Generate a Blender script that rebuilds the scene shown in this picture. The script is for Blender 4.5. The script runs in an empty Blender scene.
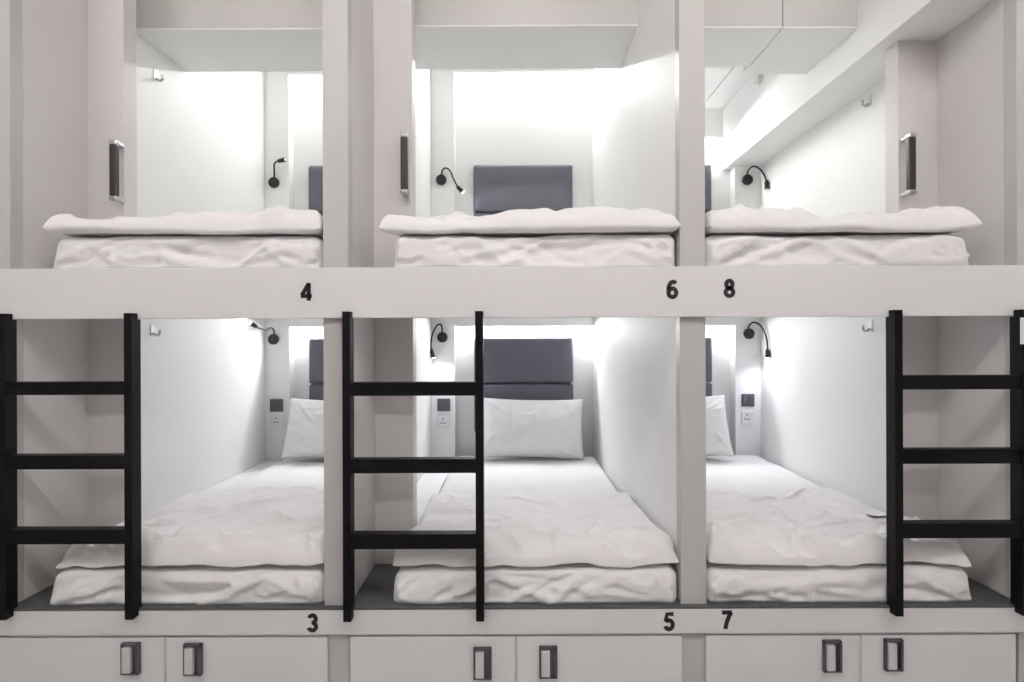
import bpy, bmesh, math, random
import numpy as np
from mathutils import Vector, Matrix

scene = bpy.context.scene
C = scene.collection

# ------------------------------------------------------------------ camera, world, exposure
FPX, D, CZ = 546.0, 1.88, 1.45            # focal length in px of a 1024 px frame, distance to the bunk front, eye height
cam_d = bpy.data.cameras.new('camera'); cam = bpy.data.objects.new('camera', cam_d); C.objects.link(cam)
cam_d.sensor_width = 36.0; cam_d.lens = FPX/1024*36.0; cam_d.clip_start = 0.02
cam.matrix_world = (Matrix.Translation((0, -D, CZ)) @ Matrix.Rotation(math.pi/2, 4, 'X') @ Matrix.Rotation(math.radians(-0.2), 4, 'Z'))
scene.camera = cam

world = bpy.data.worlds.new('world'); scene.world = world; world.use_nodes = True
world.node_tree.nodes['Background'].inputs[0].default_value = (0.9, 0.92, 1.0, 1)
world.node_tree.nodes['Background'].inputs[1].default_value = 0.3
vs = scene.view_settings
vs.view_transform = 'Standard'; vs.look = 'None'; vs.exposure = 0.0; vs.gamma = 1.0; vs.use_curve_mapping = False

CORRIDOR_L, LED_W, LED_LOW_W, SPOT_W = 79.0, 9.8, 7.6, 4.0
CORRIDOR_COL = (1.0, 0.97, 0.963)
LED_COL = (0.975, 1.0, 0.985)
LED_LOW_COL = (0.965, 0.975, 1.0)

def area_light(name, loc, sx, sy, power, col, parent=None, rot=(0, 0, 0)):
    l = bpy.data.lights.new(name, 'AREA'); l.shape = 'RECTANGLE'; l.size = sx; l.size_y = sy; l.energy = power; l.color = col
    o = bpy.data.objects.new(name, l); C.objects.link(o); o.location = loc; o.rotation_euler = rot
    if parent: o.parent = parent; o.matrix_parent_inverse = Matrix.Translation(-parent.location)
    return o

# ------------------------------------------------------------------ helpers
def at(px, py, Y):
    k = (Y + D)/FPX
    return Vector(((px - 512)*k, Y, CZ - (py - 341)*k))

def tag(o, label=None, cat=None, group=None, kind=None):
    if label: o['label'] = label
    if cat: o['category'] = cat
    if group: o['group'] = group
    if kind: o['kind'] = kind
    return o

def empty(name, loc, label=None, cat=None, group=None):
    o = bpy.data.objects.new(name, None); C.objects.link(o); o.location = loc; o.empty_display_size = 0.05
    return tag(o, label, cat, group)

def link(name, me, mat, parent=None, smooth=False):
    o = bpy.data.objects.new(name, me); C.objects.link(o)
    if mat: me.materials.append(mat)
    if smooth:
        for p in me.polygons: p.use_smooth = True
    if parent:
        q = parent
        while q.parent: q = q.parent
        me.transform(Matrix.Translation(-q.location)); o.parent = parent
    return o

def obj(name, bm, mat, parent=None, smooth=False):
    me = bpy.data.meshes.new(name); bmesh.ops.recalc_face_normals(bm, faces=bm.faces[:]); bm.to_mesh(me); bm.free()
    return link(name, me, mat, parent, smooth)

def add_box(bm, x0, x1, y0, y1, z0, z1, bev=0.0, seg=2):
    b = bmesh.new(); bmesh.ops.create_cube(b, size=1.0)
    for v in b.verts:
        v.co = Vector(((x0+x1)/2 + v.co.x*(x1-x0), (y0+y1)/2 + v.co.y*(y1-y0), (z0+z1)/2 + v.co.z*(z1-z0)))
    if bev > 0: bmesh.ops.bevel(b, geom=b.edges[:], offset=bev, segments=seg, profile=0.5, affect='EDGES')
    m = bpy.data.meshes.new('tmp'); b.to_mesh(m); b.free(); bm.from_mesh(m); bpy.data.meshes.remove(m)

def box(name, x0, x1, y0, y1, z0, z1, mat, parent=None, bev=0.0015, seg=2):
    bm = bmesh.new(); add_box(bm, min(x0, x1), max(x0, x1), y0, y1, z0, z1, bev, seg)
    return obj(name, bm, mat, parent)

def struct(name, x0, x1, y0, y1, z0, z1, mat, bev=0.0, parent=None):
    o = box(name, x0, x1, y0, y1, z0, z1, mat, parent, bev)
    o['kind'] = 'structure'
    return o

def add_tube(bm, pts, rad, n=10, caps=True):
    pts = [Vector(p) for p in pts]; rings = []
    up = Vector((0.13, 0.9, 0.4)).normalized()
    for i, p in enumerate(pts):
        t = (pts[min(i+1, len(pts)-1)] - pts[max(i-1, 0)]).normalized()
        a = t.cross(up)
        if a.length < 1e-4: a = t.cross(Vector((1, 0, 0)))
        a.normalize(); b = t.cross(a).normalized(); up = b if False else up
        r = rad[i] if isinstance(rad, (list, tuple)) else rad
        rings.append([bm.verts.new(p + (a*math.cos(2*math.pi*k/n) + b*math.sin(2*math.pi*k/n))*r) for k in range(n)])
    for r0, r1 in zip(rings, rings[1:]):
        for k in range(n): bm.faces.new((r0[k], r0[(k+1) % n], r1[(k+1) % n], r1[k]))
    if caps: bm.faces.new(rings[0][::-1]); bm.faces.new(rings[-1])

def spline(pts, n=8):
    P = [Vector(p) for p in pts]; P = [2*P[0]-P[1]] + P + [2*P[-1]-P[-2]]; out = []
    for i in range(1, len(P)-2):
        for k in range(n):
            t = k/n; a, b, c, d = P[i-1:i+3]
            out.append(0.5*((2*b) + (c-a)*t + (2*a-5*b+4*c-d)*t*t + (-a+3*b-3*c+d)*t**3))
    out.append(P[-2]); return out

# numpy noise
def vnoise(x, y, seed=0):
    xi = np.floor(x).astype(np.int64); yi = np.floor(y).astype(np.int64); xf = x-xi; yf = y-yi
    def h(a, b):
        n = (a*374761393 + b*668265263 + seed*974711) & 0xffffffff
        n = ((n ^ (n >> 13))*1274126177) & 0xffffffff
        return ((n ^ (n >> 16)) & 0xffff)/32767.5 - 1
    u = xf*xf*xf*(xf*(xf*6-15)+10); v = yf*yf*yf*(yf*(yf*6-15)+10)
    return (h(xi, yi)*(1-u)+h(xi+1, yi)*u)*(1-v) + (h(xi, yi+1)*(1-u)+h(xi+1, yi+1)*u)*v

def fbm(x, y, seed, oct=3):
    s = 0; a = 1.0
    for o in range(oct): s = s + a*vnoise(x*2**o+17.3*o, y*2**o-9.1*o, seed+o); a *= 0.5
    return s

def ridged(x, y, seed):
    wx = x + 0.5*vnoise(x*0.7, y*0.7, seed+5); wy = y + 0.5*vnoise(x*0.7+9, y*0.7, seed+6)
    return 1 - np.abs(vnoise(wx, wy, seed))*2

def stroke_field(px, py, strokes):
    h = np.zeros_like(px)
    for (ax, ay, bx, by, bend, w1, w2, amp) in strokes:
        dx, dy = bx-ax, by-ay; L = math.hypot(dx, dy)
        t = ((px-ax)*dx + (py-ay)*dy)/(L*L); d = (-(px-ax)*dy + (py-ay)*dx)/L
        d = d - bend*4*t*(1-t)
        tc = np.clip(1-np.abs(2*t-1)**2.5, 0, 1)*((t > 0) & (t < 1))
        w1e = w1*(0.6+0.5*np.clip(t, 0, 1))
        h += amp*tc*np.where(d > 0, np.exp(-(d/w1e)**2), np.exp(-(d/w2)**2))
    return h

# ------------------------------------------------------------------ materials
def mat(name, col, rough=0.5, metal=0.0, bump=0.0, bscale=200.0, var=0.0, vscale=4.0, coat=0.0, sheen=0.0, kind='noise', emit=0.0, spec=0.5):
    m = bpy.data.materials.new(name); m.use_nodes = True; nt = m.node_tree; b = nt.nodes['Principled BSDF']
    b.inputs['Base Color'].default_value = (*col, 1); b.inputs['Roughness'].default_value = rough
    b.inputs['Metallic'].default_value = metal; b.inputs['Coat Weight'].default_value = coat; b.inputs['Sheen Weight'].default_value = sheen
    b.inputs['Specular IOR Level'].default_value = spec
    tc = nt.nodes.new('ShaderNodeTexCoord')
    if var > 0:
        n = nt.nodes.new('ShaderNodeTexNoise'); n.inputs['Scale'].default_value = vscale; n.inputs['Detail'].default_value = 4
        r = nt.nodes.new('ShaderNodeValToRGB')
        r.color_ramp.elements[0].color = (*[c*(1-var) for c in col], 1); r.color_ramp.elements[1].color = (*[min(1, c*(1+var)) for c in col], 1)
        r.color_ramp.elements[0].position = 0.3; r.color_ramp.elements[1].position = 0.7
        nt.links.new(tc.outputs['Object'], n.inputs['Vector']); nt.links.new(n.outputs['Fac'], r.inputs['Fac']); nt.links.new(r.outputs['Color'], b.inputs['Base Color'])
    if bump > 0:
        if kind == 'voronoi':
            n2 = nt.nodes.new('ShaderNodeTexVoronoi'); out = 'Distance'
        elif kind == 'wave':
            n2 = nt.nodes.new('ShaderNodeTexWave'); out = 'Fac'
        else:
            n2 = nt.nodes.new('ShaderNodeTexNoise'); out = 'Fac'
        n2.inputs['Scale'].default_value = bscale
        bp = nt.nodes.new('ShaderNodeBump'); bp.inputs['Strength'].default_value = bump; bp.inputs['Distance'].default_value = 0.002
        nt.links.new(tc.outputs['Object'], n2.inputs['Vector']); nt.links.new(n2.outputs[out], bp.inputs['Height']); nt.links.new(bp.outputs['Normal'], b.inputs['Normal'])
    if emit > 0:
        b.inputs['Emission Color'].default_value = (*col, 1); b.inputs['Emission Strength'].default_value = emit
    return m

M_WALL = mat('white_wall_paint', (0.90, 0.90, 0.89), 0.55, bump=0.05, bscale=140, var=0.012, vscale=2)
M_PANEL = mat('white_laminate', (0.80, 0.786, 0.782), 0.38, bump=0.03, bscale=90, var=0.012, vscale=3)
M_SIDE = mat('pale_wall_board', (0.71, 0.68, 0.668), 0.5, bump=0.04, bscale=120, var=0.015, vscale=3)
M_POST = mat('pale_grey_post_laminate', (0.555, 0.54, 0.522), 0.42, bump=0.03, bscale=90, var=0.012, vscale=3)
M_OPP = mat('grey_corridor_board', (0.68, 0.65, 0.645), 0.5, bump=0.03, bscale=90, var=0.012, vscale=3)
M_FLOOR = mat('pale_grey_vinyl_floor', (0.55, 0.53, 0.52), 0.45, bump=0.05, bscale=60, var=0.1, vscale=8)
M_DECK = mat('charcoal_platform_board', (0.075, 0.082, 0.082), 0.6, bump=0.1, bscale=300, var=0.1, vscale=20)
M_BLACK = mat('black_powder_coat', (0.004, 0.004, 0.0052), 0.5, spec=0.16, bump=0.08, bscale=600, var=0.1, vscale=30)
M_SHEET = mat('white_cotton', (0.88, 0.862, 0.857), 0.85, bump=0.12, bscale=500, var=0.01, vscale=6, sheen=0.15)
M_DUVET = mat('white_duvet_cotton', (0.90, 0.88, 0.875), 0.85, bump=0.12, bscale=480, var=0.01, vscale=5, sheen=0.15)
M_PILLOW = mat('white_pillow_cotton', (0.86, 0.86, 0.855), 0.85, bump=0.1, bscale=500, sheen=0.1)
M_LEATHER = mat('slate_grey_leatherette', (0.125, 0.128, 0.16), 0.42, bump=0.18, bscale=420, kind='voronoi', var=0.05, vscale=9)
M_CHROME = mat('satin_chrome', (0.52, 0.52, 0.53), 0.26, metal=1.0, bump=0.01, bscale=100)
M_GRIP = mat('black_grip', (0.025, 0.022, 0.025), 0.3, bump=0.05, bscale=300)
M_LAMP = mat('matt_black_lamp', (0.012, 0.012, 0.014), 0.4, bump=0.05, bscale=400)
M_SWITCH = mat('grey_switch_plastic', (0.10, 0.10, 0.115), 0.35, bump=0.03, bscale=200)
M_WPLASTIC = mat('white_plastic', (0.82, 0.82, 0.82), 0.35, bump=0.02, bscale=200)
M_HOLE = mat('dark_socket_hole', (0.03, 0.03, 0.03), 0.8, bump=0.02, bscale=100)
M_LATCH = mat('gunmetal_latch', (0.12, 0.12, 0.14), 0.35, metal=0.6, bump=0.04, bscale=300)
M_PLATE = mat('pale_latch_plate', (0.66, 0.66, 0.64), 0.4, bump=0.05, bscale=250, var=0.05, vscale=40)
M_DIGIT = mat('black_number_vinyl', (0.012, 0.012, 0.014), 0.5, bump=0.02, bscale=200)
M_LED = mat('lit_led_strip', (1, 1, 1), 0.5, bump=0.01, bscale=50, emit=4.0)
M_LENS = mat('lit_lamp_lens', (0.95, 0.95, 1.0), 0.3, bump=0.01, bscale=50, emit=8.0)
M_DIFF = mat('lit_tube', CORRIDOR_COL, 0.5, bump=0.01, bscale=50, emit=CORRIDOR_L)
M_DIFF2 = mat('lit_dimmer_tube', CORRIDOR_COL, 0.5, bump=0.01, bscale=50, emit=CORRIDOR_L*0.55)
M_DUCT = mat('beige_duct_paint', (0.66, 0.64, 0.615), 0.5, bump=0.04, bscale=120, var=0.015, vscale=3)

# ------------------------------------------------------------------ dimensions
XL, A0, A1, B0, B1, XR = -1.745, -0.657, -0.568, 0.585, 0.674, 1.759
Z_LO, Z_UP, Z_BEAM = 0.533, 1.705, 1.531            # lower deck, upper deck, underside of the middle rail
Y_NIB0, Y_NIB1, Y_COL, Y_NICHE = 0.371, 0.45, 1.98, 2.07
TOP = 3.5

# ------------------------------------------------------------------ room shell
struct('floor', -3.3, 3.3, -2.5, 2.3, -0.06, 0.0, M_FLOOR)
CH = 3.72
struct('ceiling', -3.3, 3.3, -2.5, 0.0, CH, CH+0.08, M_WALL)
struct('ceiling_bays', -1.9, 1.9, 0.02, 2.3, TOP, TOP+0.08, M_WALL)
struct('trim_1', -3.3, 3.3, 0.0, 0.02, TOP, CH+0.08, M_WALL)
struct('wall_behind', -3.3, 3.3, -2.6, -2.5, 0, CH, M_OPP)
struct('wall_corridor_left', -3.4, -3.3, -2.5, 0.12, 0, CH, M_PANEL)
struct('wall_corridor_right', 3.3, 3.4, -2.5, 0.12, 0, CH, M_PANEL)
struct('wall_front_left', -3.3, -1.86, 0.02, 0.12, 0, TOP, M_PANEL)
struct('wall_front_right', 1.875, 3.3, 0.02, 0.12, 0, TOP, M_PANEL)
struct('wall_back', -1.9, 1.9, Y_NICHE, Y_NICHE+0.1, 0, TOP, M_WALL)
struct('wall_left', XL-0.1, XL, Y_NIB0, Y_NICHE, 0, TOP, M_WALL)
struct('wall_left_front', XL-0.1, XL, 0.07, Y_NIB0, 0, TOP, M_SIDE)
struct('wall_right', XR, XR+0.1, Y_NIB0, Y_NICHE, 0, TOP, M_WALL)
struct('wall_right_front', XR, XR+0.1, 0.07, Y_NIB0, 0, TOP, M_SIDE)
struct('wall_middle_left', A0, A1, Y_NIB0, Y_NICHE, 0, TOP, M_WALL)
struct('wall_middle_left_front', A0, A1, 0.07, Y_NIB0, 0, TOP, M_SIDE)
struct('wall_middle_right', B0, B1, 0.07, Y_NICHE, 0, TOP, M_WALL)
# the nibs beside each bed and the slim piers that carry the reading lamps
NIB = {'l': (XL, -1.598), 'm': (A1, -0.408), 'r': (1.596, XR)}
n = 2
for k, (a, b) in NIB.items():
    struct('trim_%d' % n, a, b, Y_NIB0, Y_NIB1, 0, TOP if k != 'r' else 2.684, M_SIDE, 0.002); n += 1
COL = {'l': (XL, -1.574), 'm': (A1, -0.404), 'r': (1.578, XR)}
for k, (a, b) in COL.items():
    struct('trim_%d' % n, a, b, Y_COL, Y_NICHE, 0, TOP if k != 'r' else 2.684, M_WALL, 0.001); n += 1
# light valances at the head of each bay (upper and lower)
NICHE = {'l': (-1.574, A0), 'm': (-0.404, B0), 'r': (B1, 1.578)}
VAL_UP = {'l': 3.335, 'm': 3.35, 'r': 2.875}
for k, (a, b) in NICHE.items():
    zt = TOP if k != 'r' else 2.968
    struct('trim_%d' % n, a, b if k != 'r' else 1.489, Y_COL-(0 if k != 'r' else 0.03), Y_COL+0.02, VAL_UP[k], zt, M_WALL, 0.001); n += 1
    struct('trim_%d' % n, a, b, Y_COL, Y_COL+0.02, 1.555, 1.655, M_WALL, 0.001); n += 1
# beam crossing the upper bays, the boxed duct and the soffit of the right-hand bay
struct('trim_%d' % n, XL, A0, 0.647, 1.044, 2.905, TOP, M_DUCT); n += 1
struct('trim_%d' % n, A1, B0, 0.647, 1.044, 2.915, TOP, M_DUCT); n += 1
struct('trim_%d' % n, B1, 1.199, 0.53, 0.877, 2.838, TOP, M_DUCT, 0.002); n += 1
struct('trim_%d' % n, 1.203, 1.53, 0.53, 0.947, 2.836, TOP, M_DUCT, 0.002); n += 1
struct('trim_%d' % n, 1.53, XR, 0.02, Y_NICHE, 2.684, TOP, M_WALL, 0.001); n += 1
for a, b, y0, y1, z in ((XL, A0, 0.647, 1.044, 2.905), (A1, B0, 0.647, 1.044, 2.915), (B1, 1.199, 0.53, 0.877, 2.838), (1.203, 1.53, 0.53, 0.947, 2.836)):  # white boards added under beams and duct so the undersides look better lit
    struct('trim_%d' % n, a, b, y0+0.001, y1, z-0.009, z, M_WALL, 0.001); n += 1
# dropped ceiling boards of the right-hand bay with an open joint between them
cr = struct('ceiling_right', B1, 1.368, 1.05, Y_NICHE, 3.13, 3.16, M_WALL)
cr2 = box('ceiling_board', 1.374, 1.53, 1.05, Y_NICHE, 3.13, 3.16, M_WALL, cr)

# ------------------------------------------------------------------ bunk frame
fr = empty('bunk_bed', (0, 0.05, 0), 'white built-in bunk frame with posts, rails and two tiers of platforms', 'bunk bed')
for a, b in ((-1.86, XL), (A0, A1), (B0, B1), (XR, 1.875)):
    box('post', a, b, 0.02, 0.07, 0, TOP, M_POST, fr, 0.002)
box('upper_rail', -1.86, 1.875, 0.0, 0.02, Z_BEAM, Z_UP, M_PANEL, fr, 0.002)
box('lower_rail', -1.86, 1.875, 0.0, 0.02, 0.441, Z_LO-0.007, M_PANEL, fr, 0.002)
for a, b in ((XL, A0), (A1, B0), (B1, XR)):
    box('platform', a, b, 0.02, Y_COL, 1.655, Z_UP-0.002, M_WALL, fr, 0)
    box('platform', a, b, 0.0 if False else 0.0205, Y_COL, 0.46, Z_LO, M_DECK, fr, 0.001)
for k, z in (('l', 0.61), ('m', 0.61)):
    box('side_ledge', NIB[k][0]+0.002, NIB[k][1]-0.002, Y_NIB1+0.002, Y_COL-0.002, Z_LO+0.001, z, M_WALL, fr, 0.002)
box('rail_capping', -1.86, 1.875, -0.001, 0.0195, Z_LO-0.007, Z_LO, M_DECK, fr, 0.0005)
box('plinth', -1.86, 1.875, 0.04, 0.07, 0.0, 0.1, M_PANEL, fr, 0.001)

# ------------------------------------------------------------------ cabinets under the beds
def latch(door, px, py):
    c = at(px, py, 0.008); w, h = 0.031, 0.054
    y0 = 0.008
    bm = bmesh.new()
    add_box(bm, c.x-w, c.x-w+0.006, y0-0.014, y0, c.z-h, c.z+h, 0.001)
    add_box(bm, c.x+w-0.009, c.x+w, y0-0.014, y0, c.z-h, c.z+h, 0.001)
    add_box(bm, c.x-w, c.x+w, y0-0.014, y0, c.z+h-0.009, c.z+h, 0.001)
    add_box(bm, c.x-w, c.x+w, y0-0.014, y0, c.z-h, c.z-h+0.006, 0.001)
    add_box(bm, c.x-w+0.002, c.x+w-0.002, y0-0.004, y0, c.z-h+0.002, c.z+h-0.002, 0)
    obj('latch_housing', bm, M_LATCH, door)
    bm = bmesh.new()
    add_box(bm, c.x-w+0.007, c.x+w-0.026, y0-0.019, y0-0.004, c.z-h+0.008, c.z+h-0.012, 0.002)
    obj('latch_plate', bm, M_PLATE, door)

for (d, ltx, lty, nm, xa, xb) in (((-6, 163.5, 165.5, 326), (131, 193), (656, 657), 'left', XL, A0), ((349, 514, 516, 681), (481.5, 547), (662, 661), 'middle', A1, B0), ((705, 858.5, 860.5, 1015), (830, 891), (656, 655), 'right', B1, XR)):
    lab = {'left': 'white two-door cabinet under the left-hand lower bunk', 'middle': 'white two-door cabinet under the middle lower bunk', 'right': 'white two-door cabinet under the right-hand lower bunk'}[nm]
    cb = empty('under_bed_cabinet', ((xa+xb)/2, 0.3, 0.1), lab, 'cabinet', 'cabinets under the beds')
    bm = bmesh.new()
    xa, xb = xa+0.002, xb-0.002
    add_box(bm, xa, xa+0.018, 0.0305, 0.6, 0.101, 0.458); add_box(bm, xb-0.018, xb, 0.0305, 0.6, 0.101, 0.458)
    add_box(bm, xa+0.018, xb-0.018, 0.0305, 0.6, 0.101, 0.118); add_box(bm, xa+0.018, xb-0.018, 0.582, 0.6, 0.118, 0.458)
    add_box(bm, xa+0.018, xb-0.018, 0.03, 0.05, 0.43, 0.458)
    xm = (at(d[1], 0, 0.012).x+at(d[2], 0, 0.012).x)/2
    add_box(bm, xm-0.02, xm+0.02, 0.0285, 0.045, 0.118, 0.43); add_box(bm, xm-0.0025, xm+0.0025, 0.014, 0.029, 0.112, 0.428)
    add_box(bm, xa+0.001, xb-0.001, 0.013, 0.03, 0.4305, 0.4395)
    obj('body', bm, M_PANEL, cb)
    for q in range(2):
        x0, x1 = at(d[q*2], 0, 0.008).x, at(d[q*2+1], 0, 0.008).x
        dr = box('door', x0, x1, 0.008, 0.0185, 0.11, 0.428, M_PANEL, cb, 0.002)
        latch(dr, ltx[q], lty[q])

# ------------------------------------------------------------------ numbers
def arc(cx, cy, rx, ry, a0, a1, n=18):
    return [(cx+rx*math.cos(math.radians(a0+(a1-a0)*i/n)), cy+ry*math.sin(math.radians(a0+(a1-a0)*i/n))) for i in range(n+1)]
DIGITS = {   # centre lines in a box 0.6 wide and 1 high (bold sans-serif)
    '3': [arc(.30, .715, .185, .195, 165, -75, 20)[:] + arc(.295, .285, .205, .205, 78, -165, 24)],
    '4': [[(.44, .0), (.44, .98)], [(.45, .965), (.055, .305)], [(.0, .265), (.60, .265)]],
    '5': [[(.545, .91), (.185, .91), (.115, .50)], arc(.29, .325, .215, .245, 140, -160, 26)],
    '6': [arc(.30, .315, .21, .235, 0, 360, 30), arc(.345, .46, .265, .46, 180, 55, 20)],
    '7': [[(.02, .905), (.565, .905)], [(.545, .92), (.40, .68), (.30, .42), (.235, .18), (.215, .0)]],
    '8': [arc(.30, .715, .17, .20, 0, 360, 28), arc(.30, .28, .21, .205, 0, 360, 30)]}
def number(ch, px, py, label):
    H, hw, th = 0.0625, 0.0070, 0.0012
    bm = bmesh.new()
    for line in DIGITS[ch]:
        P = [Vector(((x-.30)*H, 0, (z-.5)*H)) for x, z in line]
        closed = (P[0]-P[-1]).length < 1e-5
        pr = []
        for i, p in enumerate(P):
            if closed: d0, d1 = P[i-1 if i else -2], P[i+1 if i < len(P)-1 else 1]
            else: d0, d1 = P[max(i-1, 0)], P[min(i+1, len(P)-1)]
            t = (d1-d0).normalized(); nrm = Vector((-t.z, 0, t.x))*hw
            pr.append([bm.verts.new(p+nrm), bm.verts.new(p-nrm), bm.verts.new(p+nrm+Vector((0, -th, 0))), bm.verts.new(p-nrm+Vector((0, -th, 0)))])
        for q0, q1 in zip(pr, pr[1:]):
            for i, j in ((0, 1), (1, 3), (3, 2), (2, 0)): bm.faces.new((q0[i], q0[j], q1[j], q1[i]))
        for q in (pr[0], pr[-1]):
            if not closed: bm.faces.new((q[0], q[1], q[3], q[2]))
    o = obj('bed_number', bm, M_DIGIT); c = at(px, py, 0); o.location = (c.x, -0.0002, c.z)
    tag(o, label, 'number', 'bed numbers on the rails')
number('4', 306.5, 291, 'left of the three black digits on the middle rail, a four')
number('6', 672.5, 290, 'black digit six on the middle rail beside the right post')
number('8', 729.5, 289, 'black digit eight on the middle rail above the right-hand bed')
number('3', 311.5, 622, 'leftmost black digit on the bottom rail, a three')
number('5', 668, 622, 'black digit five on the bottom rail below the middle bed')
number('7', 726, 620.5, 'black digit seven on the bottom rail below the right-hand bed')

# ------------------------------------------------------------------ ladders
def ladder(x0, x1, zt, zb, rungs, label, sticker=None):
    L = empty('bunk_ladder', ((x0+x1)/2, 0, zb), label, 'ladder', 'black ladders in front of the bunks')
    w = 0.027
    for a in (x0, x1-w):
        bm = bmesh.new()
        add_box(bm, a, a+w, -0.034, -0.0025, zb, zt, 0.0015)
        add_box(bm, a, a+w, -0.004, 0.013, Z_LO+0.002, Z_BEAM-0.002, 0.0015)
        obj('rail', bm, M_BLACK, L)
    for y0, y1 in rungs:
        k = (D-0.03)/FPX
        box('rung', x0+w, x1-w, -0.03, 0.01, CZ-(y1-341)*k, CZ-(y0-341)*k, M_BLACK, L, 0.002)
    if sticker:
        box('sticker', *sticker, M_WPLASTIC, L, 0.0)
    return L
k = (D-0.034)/FPX
zt, zb = 1.549, 0.513
ladder((-3.5-512)*k, (131.5-512)*k, zt, zb-0.002, ((380.5, 393.5), (454, 468), (528.5, 543)), 'leftmost black metal ladder, at the edge of the picture')
ladder((342-512)*k, (483-512)*k, zt+0.003, zb-0.012, ((382, 395.5), (459, 473), (534, 549)), 'middle black metal ladder, standing before the middle lower bed')
ladder((895-512)*k, (1030-512)*k, zt+0.002, zb, ((377, 391), (451, 465.5), (525, 540)), 'right-hand black metal ladder with a white sticker on its rail',
       ((1020-512)*k, (1029-512)*k, -0.0348, -0.0342, CZ-(346-341)*k, CZ-(319.5-341)*k))

# ------------------------------------------------------------------ soft goods
def grid_box(x0, x1, y0, y1, z0, z1, R, res, rb=None):
    """closed rounded box sampled on a fine grid; returns verts, normals, faces"""
    V, F = [], []
    idx = {}
    nx, ny, nz = max(2, round((x1-x0)/res)), max(2, round((y1-y0)/res)), max(2, round((z1-z0)/res))
    def vid(i, j, k):
        key = (i, j, k)
        if key not in idx: idx[key] = len(V); V.append((x0+(x1-x0)*i/nx, y0+(y1-y0)*j/ny, z0+(z1-z0)*k/nz))
        return idx[key]
    for i in range(nx):
        for j in range(ny):
            for k in (0, nz):
                f = [vid(i, j, k), vid(i+1, j, k), vid(i+1, j+1, k), vid(i, j+1, k)]; F.append(f if k else f[::-1])
    for i in range(nx):
        for k in range(nz):
            for j in (0, ny):
                f = [vid(i, j, k), vid(i+1, j, k), vid(i+1, j, k+1), vid(i, j, k+1)]; F.append(f if not j else f[::-1])
    for j in range(ny):
        for k in range(nz):
            for i in (0, nx):
                f = [vid(i, j, k), vid(i, j+1, k), vid(i, j+1, k+1), vid(i, j, k+1)]; F.append(f if i else f[::-1])
    P = np.array(V); lo = np.array([x0+R, y0+R, z0+(R if rb is None else rb)]); hi = np.array([x1-R, y1-R, z1-R])
    Q = np.minimum(np.maximum(P, lo), hi); N = P-Q; ln = np.linalg.norm(N, axis=1, keepdims=True); N = N/np.maximum(ln, 1e-9)
    P2 = Q + N*np.minimum(ln, R)
    flat = ln[:, 0] < 1e-9
    P2[flat] = P[flat]
    return P2, N, F

def mesh_np(name, P, F, m, parent=None):
    me = bpy.data.meshes.new(name); me.from_pydata(P.tolist(), [], F if isinstance(F, list) else F.tolist()); me.update()
    return link(name, me, m, parent, True)

def rnd_strokes(rng, n, x0, x1, y0, y1, ang, spread, L, w, amp):
    out = []
    for _ in range(n):
        cx, cy = rng.uniform(x0, x1), rng.uniform(y0, y1); a = ang + rng.gauss(0, spread); l = rng.uniform(*L)
        dx, dy = math.cos(a)*l/2, math.sin(a)*l/2; ww = rng.uniform(*w); s = rng.choice((-1, 1))
        if rng.random() < 0.5: dx, dy = -dx, -dy
        out.append((cx-dx, cy-dy, cx+dx, cy+dy, rng.uniform(-0.12, 0.12)*l, ww*1.6, ww*0.6, rng.uniform(*amp)*(1 if s > 0 else -0.6)))
    return out

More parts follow.
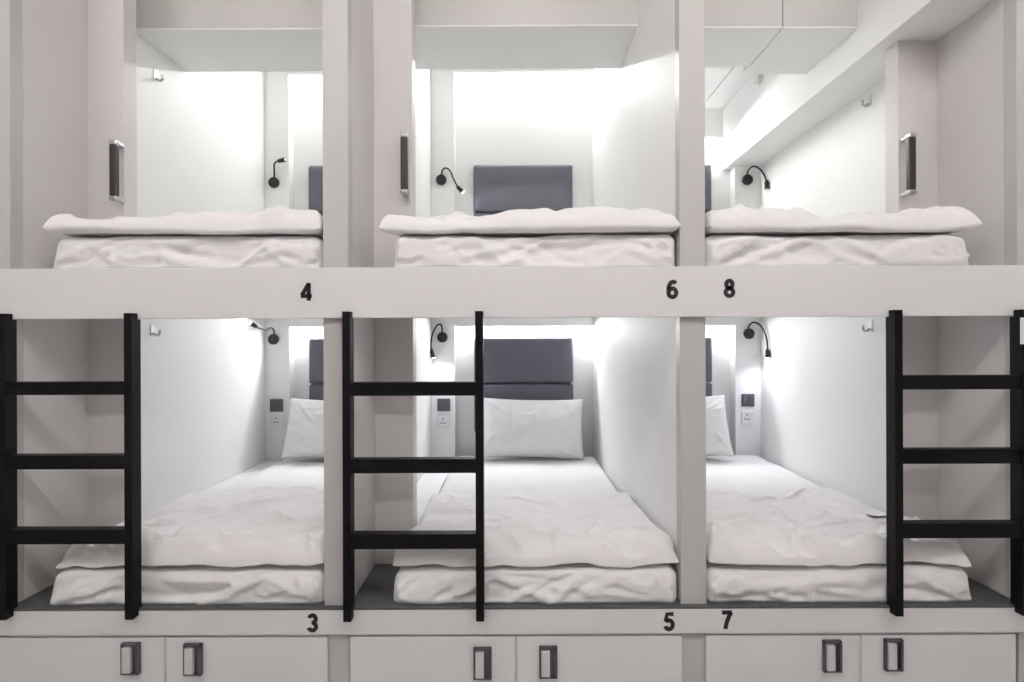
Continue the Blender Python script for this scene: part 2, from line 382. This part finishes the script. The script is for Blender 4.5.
def mattress(x0, x1, z0, z1, seed, label, flare=(0, 0), wide=0.0):
    rng = random.Random(seed); y0, y1 = 0.026, 1.955; z0 += 0.001
    P, N, F = grid_box(x0, x1, y0, y1, z0, z1, 0.036, 0.0095, 0.0)
    x, y, z = P[:, 0], P[:, 1], P[:, 2]
    h = z1-z0
    zc = z0+0.5*h
    fs = rnd_strokes(rng, 9, x0+0.05, x1-0.05, z0+0.2*h, z1-0.25*h, 0.25, 0.22, (0.22, 0.5), (0.010, 0.018), (0.010, 0.018))
    fs += rnd_strokes(rng, 9, x0+0.05, x1-0.05, z0+0.1*h, z1-0.25*h, -0.3, 0.25, (0.18, 0.42), (0.009, 0.017), (0.009, 0.017))
    fs += rnd_strokes(rng, 14, x0, x1, z0, z1-0.2*h, 0.7, 0.7, (0.06, 0.16), (0.007, 0.012), (0.005, 0.011))
    for (cx, s) in ((x0, 1), (x1, -1)):      # pulls gathered at the corners
        for q in range(8):
            fs.append((cx+s*rng.uniform(0.0, 0.04), z0+rng.uniform(0, 0.4)*h, cx+s*rng.uniform(0.06, 0.24), z0+rng.uniform(0.5, 1.0)*h, rng.uniform(-.02, .02), 0.011, 0.006, rng.uniform(0.008, 0.018)))
    front = stroke_field(x, z, fs) + 0.009*fbm(x*5, z*9, seed) + 0.004*ridged(x*9, z*14, seed+3) - 0.006
    top = 0.004*fbm(x*4, y*4, seed+11) + 0.002*ridged(x*6, y*6, seed+12)
    side = 0.006*fbm(y*4, z*8, seed+21)
    wx, wy, wz = np.abs(N[:, 0]), np.abs(N[:, 1]), np.abs(N[:, 2])
    fmask = (N[:, 1] < -0.01)
    foot = np.clip((z-z0)/0.02, 0.4, 1)
    d = np.where(fmask, wy**3*front*foot, 0) + wz*np.minimum(top, 0.005)*(N[:, 2] > 0) + wx*np.minimum(side, 0.004)*0.6
    d = np.where((N[:, 0] != 0) & (wx > 0.5), np.minimum(d, 0.003), d)
    P2 = P + N*d[:, None]
    P2[:, 1] = np.clip(P2[:, 1], 0.0165, y1); P2[:, 2] = np.maximum(P2[:, 2], z0)
    P2[:, 0] = np.clip(P2[:, 0], x0-0.004, x1+0.004)
    near = np.exp(-(P2[:, 1]/0.2)**2)*(0.55+0.45*np.clip((z1-P2[:, 2])/h, 0, 1)); t = (P2[:, 0]-x0)/(x1-x0)
    P2[:, 0] += near*(flare[1]*t**3 - flare[0]*(1-t)**3)
    P2[:, 0] += wide*smooth(P2[:, 1], 0.453, 0.50)*np.clip(t, 0, 1)**8      # the sheet spreads to the wall behind the nib
    o = mesh_np('mattress', P2, F, M_SHEET)
    return tag(o, label, 'mattress', 'mattresses in white sheets')

def smooth(a, lo, hi):
    t = np.clip((a-lo)/(hi-lo), 0, 1); return t*t*(3-2*t)

def duvet(x0, x1, y0, y1, zb, Tf, Tb, seed, label, Rf=0.05, ehk=0.28, pk=1.0, flare=(0.0, 0.0), rough=1.0, far_wob=0.02, nu=170, nv=150, extra=(), frontfn=None, xin=(0, 0)):
    rng = random.Random(seed)
    def sp(nn):                                            # nodes packed towards both ends
        s = np.linspace(0, 1, nn); return s - 0.11*np.sin(2*np.pi*s)
    u, v = np.meshgrid(sp(nu), sp(nv), indexing='xy')
    W, Ln = x1-x0, y1-y0
    wl = 0.012*vnoise(v*5, v*0+1.5, seed)*(1-smooth(v, .9, 1)) - flare[0]*np.exp(-(v/0.07)**2) + xin[0]*v
    wr = 0.012*vnoise(v*5, v*0+7.5, seed+1)*0.5 + flare[1]*np.exp(-(v/0.07)**2) + xin[1]*v
    X = x0 + wl + (W + wr - wl)*u
    yf = y0 + 0.010*vnoise(u*5, u*0+3.1, seed+2) + 0.006*vnoise(u*13, u*0+3.1, seed+3)
    yb = y1 + far_wob*fbm(u*3, u*0+8.1, seed+4, 2)
    Y = yf + (yb-yf)*v
    dl, dr_, df, db = (X-(x0+wl)), (x1+wr-X), (Y-yf), (yb-Y)
    def prof(d, R): e = np.clip(d/R, 0, 1); return np.sqrt(np.maximum(0, 1-(1-e)**2))
    p = prof(df, Rf)**(1.0 if Rf < 0.08 else 0.8)*prof(db, 0.05)*prof(dl, 0.035)*prof(dr_, 0.03)
    pb = prof(df, 0.035)*prof(db, 0.03)*prof(dl, 0.03)*prof(dr_, 0.025)
    T = (Tf + (Tb-Tf)*smooth(v, 0.0, 0.75))*(1 + 0.16*vnoise(u*4.2, v*2+2, seed+5)*(1-0.5*v))
    st = rnd_strokes(rng, int(26*rough), x0, x1, y0+0.08, y1, 0.15, 0.7, (0.1, 0.34), (0.008, 0.02), (0.004, 0.010))
    st += rnd_strokes(rng, int(10*rough), x0, x1, y0+0.1, y1, 1.4, 0.5, (0.1, 0.3), (0.01, 0.02), (0.004, 0.009))
    st += rnd_strokes(rng, int(12*rough), x0, x1, y0+0.04, y0+0.35, 0.9, 0.5, (0.12, 0.3), (0.010, 0.018), (0.006, 0.013))
    st += rnd_strokes(rng, 10 if pk > 1 else 3, x0+0.05, x1-0.05, y0+0.05, y0+0.13, 1.2, 0.6, (0.10, 0.22), (0.010, 0.018), (0.008, 0.015))
    st += list(extra)
    fr_st = rnd_strokes(rng, 14, x0, x1, 0.0, 1.0, 1.1, 0.35, (0.5, 1.1), (0.012, 0.03), (0.004, 0.012))
    wr_ = stroke_field(X, Y, st)*1.25*rough + 0.010*fbm(X*4.5, Y*4.5, seed+7)*rough + 0.0035*ridged(X*8, Y*8, seed+8)
    inner = smooth(np.minimum(np.minimum(df*(2.6 if pk > 1 else 1.2), db), np.minimum(dl, dr_)), 0.0, 0.06)
    # front roll: soft vertical puckers
    sk = u*W + 0.9*df
    puck = pk*(0.012*vnoise(sk*9, df*9, seed+9) + 0.009*(1-2*np.abs(vnoise(sk*14, df*7+3, seed+10))))*np.exp(-(df/0.11)**2)*(1-np.exp(-(df/0.012)**2))
    eh = ehk*T*np.exp(-(df/0.2)**2)
    top = zb + eh + (T-eh)*p + wr_*inner + puck
    bot = zb - 0.002 + eh*(1-pb)
    if frontfn is not None:
        g = frontfn(u)*np.exp(-(df/0.12)**2); top = top + g*np.clip(p*1.2, 0, 1)
    over = np.clip((0.05-Y)/0.05, 0, 1)                     # overhang droops past the mattress edge
    droop = (0.010 + 0.006*vnoise(u*6, u*0+2, seed+12))*over
    top = top - droop*(1-0.6*p); bot = bot - droop
    lift = (0.012 if pk > 1 else 0.004)*np.clip(0.35 + 0.7*vnoise(u*6.3, u*0+4, seed+13) + 0.45*vnoise(u*15, u*0+6, seed+14), 0, 1.3)*np.exp(-(df/0.075)**2)
    top = top + lift; bot = bot + lift                      # the hem waves up and down along the front
    top = np.maximum(top, bot + 0.003)
    yt = Y - 0.022*np.sin(np.pi*np.clip(df/0.1, 0, 1))*0 
    nvt = nu*nv
    P = np.concatenate([np.stack([X, yt, top], -1).reshape(-1, 3), np.stack([X, Y, bot], -1).reshape(-1, 3)])
    F = []
    i = np.arange(nu-1); 
    for j in range(nv-1):
        a = j*nu + i
        F += np.stack([a, a+1, a+nu+1, a+nu], -1).tolist()
        b = a + nvt
        F += np.stack([b, b+nu, b+nu+1, b+1], -1).tolist()
    for ii in range(nu-1):
        F.append([ii+1, ii, ii+nvt, ii+1+nvt]); t = (nv-1)*nu+ii; F.append([t, t+1, t+1+nvt, t+nvt])
    for j in range(nv-1):
        a = j*nu; F.append([a, a+nu, a+nu+nvt, a+nvt]); b = a+nu-1; F.append([b+nu, b, b+nvt, b+nu+nvt])
    o = mesh_np('duvet', P, F, M_DUVET)
    return tag(o, label, 'duvet', 'folded white duvets')

def pillow(cx, yb, zb, w, h, T, tilt, yaw, seed, label, roll=0.0):
    nn = 70
    s = np.linspace(-1, 1, nn); u, v = np.meshgrid(s, s)
    ed = (1-np.abs(u)**3.2)*(1-np.abs(v)**2.6); p = np.maximum(ed, 0)**0.55
    pinch = 1-0.05*(1-np.abs(v)**2)*np.abs(u)**6
    rng = random.Random(seed)
    st = rnd_strokes(rng, 16, -w/2, w/2, -h/2, h/2, 0.5, 0.7, (0.1, 0.3), (0.008, 0.02), (0.003, 0.009))
    for cxs in (-1, 1):
        for czs in (-1, 1):
            for q in range(3):
                st.append((cxs*w*0.49, czs*h*0.48, cxs*w*rng.uniform(.2, .4), czs*h*rng.uniform(.05, .35), 0.01, 0.014, 0.007, 0.008))
    X = u*w/2*(1-0.035*(1-np.abs(v)**2)*np.abs(u)**4); Z = v*h/2*(1-0.06*(1-np.abs(u)**2)*np.abs(v)**4)
    wr = stroke_field(X, Z, st) + 0.006*fbm(X*6, Z*6, seed)
    inner = np.clip(p*1.3, 0, 1)
    f = -(T/2*p*(1.1-0.22*v) + wr*inner); b = T/2*p
    P = np.concatenate([np.stack([X, f, Z+h/2], -1).reshape(-1, 3), np.stack([X, b, Z+h/2], -1).reshape(-1, 3)])
    F = []; n2 = nn*nn; i = np.arange(nn-1)
    for j in range(nn-1):
        a = j*nn+i; F += np.stack([a, a+1, a+nn+1, a+nn], -1).tolist(); c = a+n2; F += np.stack([c, c+nn, c+nn+1, c+1], -1).tolist()
    me = bpy.data.meshes.new('pillow'); me.from_pydata(P.tolist(), [], F); me.update()
    bm = bmesh.new(); bm.from_mesh(me); bmesh.ops.remove_doubles(bm, verts=bm.verts[:], dist=0.0004); bm.to_mesh(me); bm.free()
    me.transform(Matrix.Rotation(roll, 4, 'Y')); me.transform(Matrix.Rotation(-tilt, 4, 'X')); me.transform(Matrix.Rotation(yaw, 4, 'Z'))
    mz = min(v_.co.z for v_ in me.vertices)
    o = link('pillow', me, M_PILLOW, None, True); o.location = (cx, yb, zb-mz)
    return tag(o, label, 'pillow', 'white pillows')

MT_LO, MT_UP = Z_LO+0.113, Z_UP+0.118
BED = {'l': (-1.588, A0-0.006), 'm': (-0.404, B0-0.006), 'r': (B1+0.006, 1.574)}
NUM = {k: ('%s upper bunk' % w, '%s lower bunk' % w) for k, w in (('l', 'left-hand'), ('m', 'middle'), ('r', 'right-hand'))}
for i, k in enumerate('lmr'):
    a, b = BED[k]
    fl = {'l': (0.05, 0), 'm': (0.02, 0), 'r': (0, 0.055)}[k]
    mattress(a, b, Z_UP, MT_UP, 40+i, 'mattress in a white sheet on the ' + NUM[k][0], [q*0.75 for q in fl])
    mattress(a, b, Z_LO, MT_LO, 50+i, 'mattress in a white sheet on the ' + NUM[k][1], fl, 0.172 if k == 'r' else 0.0)

zu, zl = MT_UP+0.0095, MT_LO+0.0095
G = lambda c, w, a: (lambda u: sum(aa*np.exp(-((u-cc)/ww)**2) for cc, ww, aa in zip(c, w, a)))
duvet(-1.60, A0-0.008, 0.0, 0.85, zu, 0.065, 0.05, 3, 'puffy white duvet on the left-hand upper bunk', flare=(0.012, 0.0), frontfn=G((0.15, 0.8), (0.2, 0.22), (-0.012, 0.014)))
duvet(-0.425, B0+0.0, 0.0, 0.85, zu, 0.068, 0.05, 14, 'puffy white duvet on the middle upper bunk', flare=(0.035, 0.002), frontfn=G((0.1, 0.35, 0.8), (0.1, 0.08, 0.2), (-0.01, -0.012, 0.008)))
duvet(B1+0.006, 1.595, 0.0, 0.85, zu, 0.07, 0.05, 25, 'puffy white duvet on the right-hand upper bunk', flare=(0.0, 0.02), frontfn=G((0.5, 0.85), (0.14, 0.12), (-0.02, 0.008)))
duvet(-1.60, A0-0.008, 0.03, 0.84, zl, 0.09, 0.07, 36, 'rumpled white duvet on the left-hand lower bunk', Rf=0.13, ehk=0.12, pk=1.9, flare=(0.0, 0.0), rough=1.35, far_wob=0.03)
duvet(-0.405, B0-0.004, 0.03, 0.80, zl, 0.088, 0.055, 47, 'white duvet spread flat on the middle lower bunk', Rf=0.13, ehk=0.12, pk=1.9, flare=(0.012, 0.0), rough=0.8, far_wob=0.012)
dv = duvet(B1+0.006, 1.585, 0.03, 0.86, zl, 0.09, 0.07, 58, 'wavy white duvet with a dark slit on the right-hand lower bunk', Rf=0.13, ehk=0.12, pk=1.9, flare=(0.0, 0.01), rough=1.2, far_wob=0.03)

pillow(at(531, 0, 1.75).x, 1.775, MT_LO+0.008, 0.71, 0.41, 0.15, math.radians(17), 0.0, 5, 'white pillow leaning on the headboard of the middle lower bunk', roll=math.radians(1.2))
pillow(-1.19, 1.765, MT_LO+0.008, 0.70, 0.41, 0.15, math.radians(20), math.radians(3), 6, 'white pillow leaning on the headboard of the left-hand lower bunk', roll=math.radians(2))
pillow(1.115, 1.765, MT_LO+0.008, 0.72, 0.42, 0.15, math.radians(20), math.radians(-3), 7, 'white pillow leaning on the headboard of the right-hand lower bunk', roll=math.radians(-2))

# ------------------------------------------------------------------ headboards
def headboard(x0, x1, zt, zs, zb_, label):
    H = empty('headboard', ((x0+x1)/2, Y_NICHE, zb_), label, 'headboard', 'padded grey headboards')
    for (za, zc) in ((zs+0.002, zt), (zb_, zs-0.002)):
        P, N, F = grid_box(x0, x1, 1.998, Y_NICHE-0.001, za, zc, 0.018, 0.0125)
        ex = np.minimum(P[:, 0]-x0, x1-P[:, 0]); ez = np.minimum(P[:, 2]-za, zc-P[:, 2])
        bul = 0.012*np.clip(np.minimum(ex, ez)/0.07, 0, 1)**0.6
        P[:, 1] -= np.where(P[:, 1] < 2.03, bul, 0)
        mesh_np('padded_panel', P, F, M_LEATHER, H)
    return H
for k, x0, x1 in (('l', -1.447, -0.735), ('m', -0.272, 0.436), ('r', 0.715, 1.425)):
    headboard(x0, x1, 2.705, 2.365, 2.04, 'grey padded headboard at the head of the ' + NUM[k][0])
    headboard(x0, x1, 1.478, 1.148, 0.8, 'grey padded headboard behind the pillow of the ' + NUM[k][1])

# ------------------------------------------------------------------ LED strips and lights
for k, (a, b) in NICHE.items():
    for lev, z in (('upper', VAL_UP[k]+0.002), ('lower', 1.557)):
        xb = b if not (k == 'r' and lev == 'upper') else 1.5
        s = box('led_strip', a+0.01, xb-0.01, 2.022, 2.05, z, z+0.012, M_LED, None, 0.001)
        tag(s, 'hidden white light strip above the headboard of the ' + NUM[k][0 if lev == 'upper' else 1], 'light strip', 'light strips over the headboards')
        area_light('led_strip_light', ((a+xb)/2, 2.03, z-0.012), xb-a-0.04, 0.016, LED_W if lev == 'upper' else LED_LOW_W, LED_COL if lev == 'upper' else LED_LOW_COL, rot=(math.radians(-60 if lev == 'upper' else -38), 0, 0))
for i, x in enumerate((-2.1, 0.0, 2.1)):
    t = empty('ceiling_light', (x, -2.0, CH), ['left', 'middle', 'right'][i] + ' tube light on the corridor ceiling', 'ceiling light', 'corridor ceiling lights')
    bm = bmesh.new(); add_box(bm, x-0.62, x+0.62, -2.035, -1.965, CH-0.04, CH, 0.004)
    for sx in (-1, 1): add_box(bm, x+sx*0.605-0.012, x+sx*0.605+0.012, -2.03, -1.97, CH-0.15, CH-0.03, 0.003)
    obj('housing', bm, M_WPLASTIC, t)
    bm = bmesh.new(); add_tube(bm, [(x-0.593, -2.0, CH-0.115), (x+0.593, -2.0, CH-0.115)], 0.03, 20); obj('tube', bm, M_DIFF if i == 1 else M_DIFF2, t)

# ------------------------------------------------------------------ reading lamps
def reading_lamp(px, py, path, head, label, lit=None):
    """path: neck points (px, py, stand-off); head: two points (px, py, stand-off) from neck to lens"""
    c = at(px, py, Y_COL)
    L = empty('reading_lamp', c, label, 'reading lamp', 'black gooseneck reading lamps')
    bm = bmesh.new()
    add_tube(bm, [(c.x, Y_COL-d, c.z) for d in (0, 0.004, 0.016, 0.021, 0.022)], [0.036, 0.037, 0.037, 0.033, 0.02], 28)
    obj('wall_base', bm, M_LAMP, L, False)
    bm = bmesh.new(); add_tube(bm, [(c.x, Y_COL-0.021, c.z), (c.x, Y_COL-0.027, c.z)], [0.008, 0.007], 14); obj('switch', bm, M_LAMP, L)
    pts = [at(a, b, Y_COL-d) for a, b, d in path]
    bm = bmesh.new(); add_tube(bm, spline(pts, 8), 0.0058, 10); obj('gooseneck', bm, M_LAMP, L, True)
    h0, h1 = at(head[0][0], head[0][1], Y_COL-head[0][2]), at(head[1][0], head[1][1], Y_COL-head[1][2])
    ax = (h1-h0).normalized(); ln = (h1-h0).length
    bm = bmesh.new()
    add_tube(bm, [h0-ax*0.008, h0, h0+ax*0.008, h0+ax*ln*0.55, h0+ax*ln*0.57, h0+ax*ln*0.63, h0+ax*ln*0.65, h1], [0.006, 0.011, 0.014, 0.0145, 0.013, 0.013, 0.0155, 0.0155], 18)
    hd = obj('lamp_head', bm, M_LAMP, L, False)
    bm = bmesh.new(); add_tube(bm, [h1-ax*0.001, h1+ax*0.0015], [0.0125, 0.0115], 18); obj('lens', bm, M_LENS if lit else M_WPLASTIC, hd)
    if lit:
        l = bpy.data.lights.new('lamp_light', 'SPOT'); l.energy = lit; l.spot_size = math.radians(150); l.spot_blend = 1.0; l.color = (0.84, 0.85, 1.0); l.shadow_soft_size = 0.012
        o = bpy.data.objects.new('lamp_light', l); C.objects.link(o); o.location = h1+ax*0.006
        o.rotation_euler = ax.to_track_quat('-Z', 'Y').to_euler()
    return L
reading_lamp(442, 180, ((442, 176, .014), (443, 170, .03), (446.5, 167.8, .04), (450.5, 170.5, .05), (454, 178.5, .06), (457.5, 185.5, .066)), ((458, 186.5, .067), (463.5, 192, .07)), 'black gooseneck lamp on the pier of the middle upper bunk, head lowered right', 0.25*SPOT_W)
reading_lamp(275, 182, ((275, 178, .014), (274.8, 170, .03), (275, 163, .045), (278, 160.3, .065)), ((279, 160.3, .07), (286, 158.8, .09)), 'black gooseneck lamp on the pier of the left-hand upper bunk, head bent level')
reading_lamp(747.5, 181, ((747.5, 177, .014), (749, 171, .03), (754, 167.2, .045), (760, 169.5, .06), (764.5, 175.5, .09), (766.5, 181, .125)), ((767, 182, .13), (767.5, 190, .135)), 'black gooseneck lamp on the pier of the right-hand upper bunk, neck arched right')
reading_lamp(442.5, 337, ((442, 333, .014), (442, 327, .03), (440.5, 324, .04), (436.5, 326, .05), (432.5, 334, .06), (431, 343, .065), (431, 348, .066)), ((431, 349, .066), (433.5, 357.5, .07)), 'lit black gooseneck lamp over the sockets of the middle lower bunk', SPOT_W)
reading_lamp(274, 338.5, ((274, 334.5, .014), (274, 330, .04), (271.5, 327, .08), (266.5, 329, .13), (260.5, 328, .19), (257, 326, .235)), ((256.5, 325.7, .24), (250.5, 322.5, .27)), 'lit black gooseneck lamp of the left-hand lower bunk, head stretched left', 0.7*SPOT_W)
reading_lamp(748.5, 334.5, ((748.5, 330.5, .014), (749.5, 326, .03), (753.5, 323.2, .045), (759.5, 325.5, .065), (764.5, 333, .10), (767, 342, .125), (767.5, 350, .135)), ((767.5, 350.5, .135), (767.5, 358.5, .137)), 'lit black gooseneck lamp of the right-hand lower bunk, shining straight down', 1.2*SPOT_W)

# ------------------------------------------------------------------ switches and sockets
def switch(px, py, label):
    c = at(px, py, Y_COL); S = empty('light_switch', c, label, 'switch', 'grey switches by the lower beds')
    box('plate', c.x-.045, c.x+.045, Y_COL-.009, Y_COL, c.z-.044, c.z+.044, M_SWITCH, S, 0.002)
    for s in (-1, 1): box('rocker', c.x+s*.019-.016, c.x+s*.019+.016, Y_COL-.012, Y_COL-.0085, c.z-.03, c.z+.03, M_SWITCH, S, 0.001)
def socket(px, py, label):
    c = at(px, py, Y_COL); S = empty('power_socket', c, label, 'socket', 'white sockets by the lower beds')
    box('plate', c.x-.043, c.x+.043, Y_COL-.009, Y_COL, c.z-.043, c.z+.043, M_WPLASTIC, S, 0.002)
    box('rocker', c.x+.018, c.x+.034, Y_COL-.012, Y_COL-.0085, c.z+.01, c.z+.035, M_WPLASTIC, S, 0.001)
    for dx, dz, w, h in ((-.006, .018, .0035, .007), (-.017, -.012, .006, .0035), (.006, -.012, .006, .0035)):
        box('socket_hole', c.x+dx-w, c.x+dx+w, Y_COL-.0098, Y_COL-.0088, c.z+dz-h, c.z+dz+h, M_HOLE, S, 0)
for k, sx, sy, qx, qy in (('left-hand', 276.5, 404.5, 277, 419.5), ('middle', 443.5, 404.5, 443.5, 421), ('right-hand', 747.5, 401, 747, 418)):
    switch(sx, sy, 'dark grey double switch above the socket of the ' + k + ' lower bunk')
    socket(qx, qy, 'white power socket below the switch of the ' + k + ' lower bunk')

# ------------------------------------------------------------------ grab handles
def grab(cx, zlo, zhi, label):
    y = Y_NIB0; H = empty('grab_handle', (cx, y, zlo), label, 'grab handle', 'grab handles beside the upper beds')
    bm = bmesh.new(); add_box(bm, cx-.014, cx+.014, y-.062, y-.04, zlo+.018, zhi-.018, 0.004, 3); obj('grip', bm, M_GRIP, H)
    for z, s in ((zlo, 1), (zhi, -1)):
        bm = bmesh.new()
        add_box(bm, cx-.0155, cx+.0155, y-.064, y-.036, min(z, z+s*.019), max(z, z+s*.019), 0.005, 3)
        add_box(bm, cx-.009, cx+.009, y-.045, y, min(z+s*.002, z+s*.017), max(z+s*.002, z+s*.017), 0.004, 3)
        obj('bracket', bm, M_CHROME, H)
yg = Y_NIB0-.05
for px, pa, pb, label in ((405, 133, 194, 'black and chrome grab handle beside the middle upper bunk'), (115, 139, 199.5, 'black and chrome grab handle beside the left-hand upper bunk'), (911.5, 135, 196, 'black and chrome grab handle beside the right-hand upper bunk')):
    grab(at(px, 0, yg).x, at(0, pb, yg).z, at(0, pa, yg).z, label)

# ------------------------------------------------------------------ wall hooks and the sensor
def hook(xw, s, y, z, label):
    H = empty('wall_hook', (xw, y, z), label, 'hook', 'small white wall hooks')
    box('plate', xw, xw+s*.004, y-.016, y+.016, z-.025, z+.03, M_WPLASTIC, H, 0.001)
    bm = bmesh.new(); add_tube(bm, spline([(xw+s*.004, y, z-.012), (xw+s*.02, y, z-.022), (xw+s*.034, y, z-.014), (xw+s*.036, y, z+.006)], 5), 0.006, 10); obj('prong', bm, M_CHROME, H, True)
hook(XL, 1, 0.80, 2.755, 'small hook on the side wall of the left-hand upper bunk')
hook(XL, 1, 0.77, 1.505, 'small hook high on the side wall of the left-hand lower bunk')
hook(XR, -1, 0.80, 2.62, 'small hook on the side wall of the right-hand upper bunk')
hook(XR, -1, 0.80, 1.515, 'small hook high on the side wall of the right-hand lower bunk')
S = empty('ceiling_sensor', (1.53, 1.46, 3.05), 'small white sensor below the boxed duct of the right-hand upper bunk', 'sensor')
box('body', 1.495, 1.53, 1.43, 1.49, 3.03, 3.08, M_WPLASTIC, S, 0.004)
bm = bmesh.new(); add_tube(bm, [(1.512, 1.46, 3.03), (1.512, 1.46, 3.02), (1.512, 1.46, 3.012)], [0.014, 0.012, 0.006], 14); obj('sensor_dome', bm, M_WPLASTIC, S)

# the opening of the duvet cover shows as a short dark slit
bm = bmesh.new(); top, bot = [], []
for i in range(13):
    t = i/12; x = 1.415+0.10*t; y = 0.305-0.03*math.sin(0.5*math.pi*t); w = 0.016*math.sin(math.pi*t)**0.7*(1-0.4*t)+0.0004
    r0 = dv.ray_cast(Vector((x, y+w, 2.0)), Vector((0, 0, -1))); r1 = dv.ray_cast(Vector((x, y-w, 2.0)), Vector((0, 0, -1)))
    top.append(bm.verts.new(r0[1]+Vector((0, 0, 0.004)))); bot.append(bm.verts.new(r1[1]+Vector((0, 0, 0.004))))
for i in range(12): bm.faces.new((bot[i], bot[i+1], top[i+1], top[i]))
sl = obj('cover_opening', bm, M_HOLE, dv); sl['label'] = 'dark slit of the duvet cover opening'
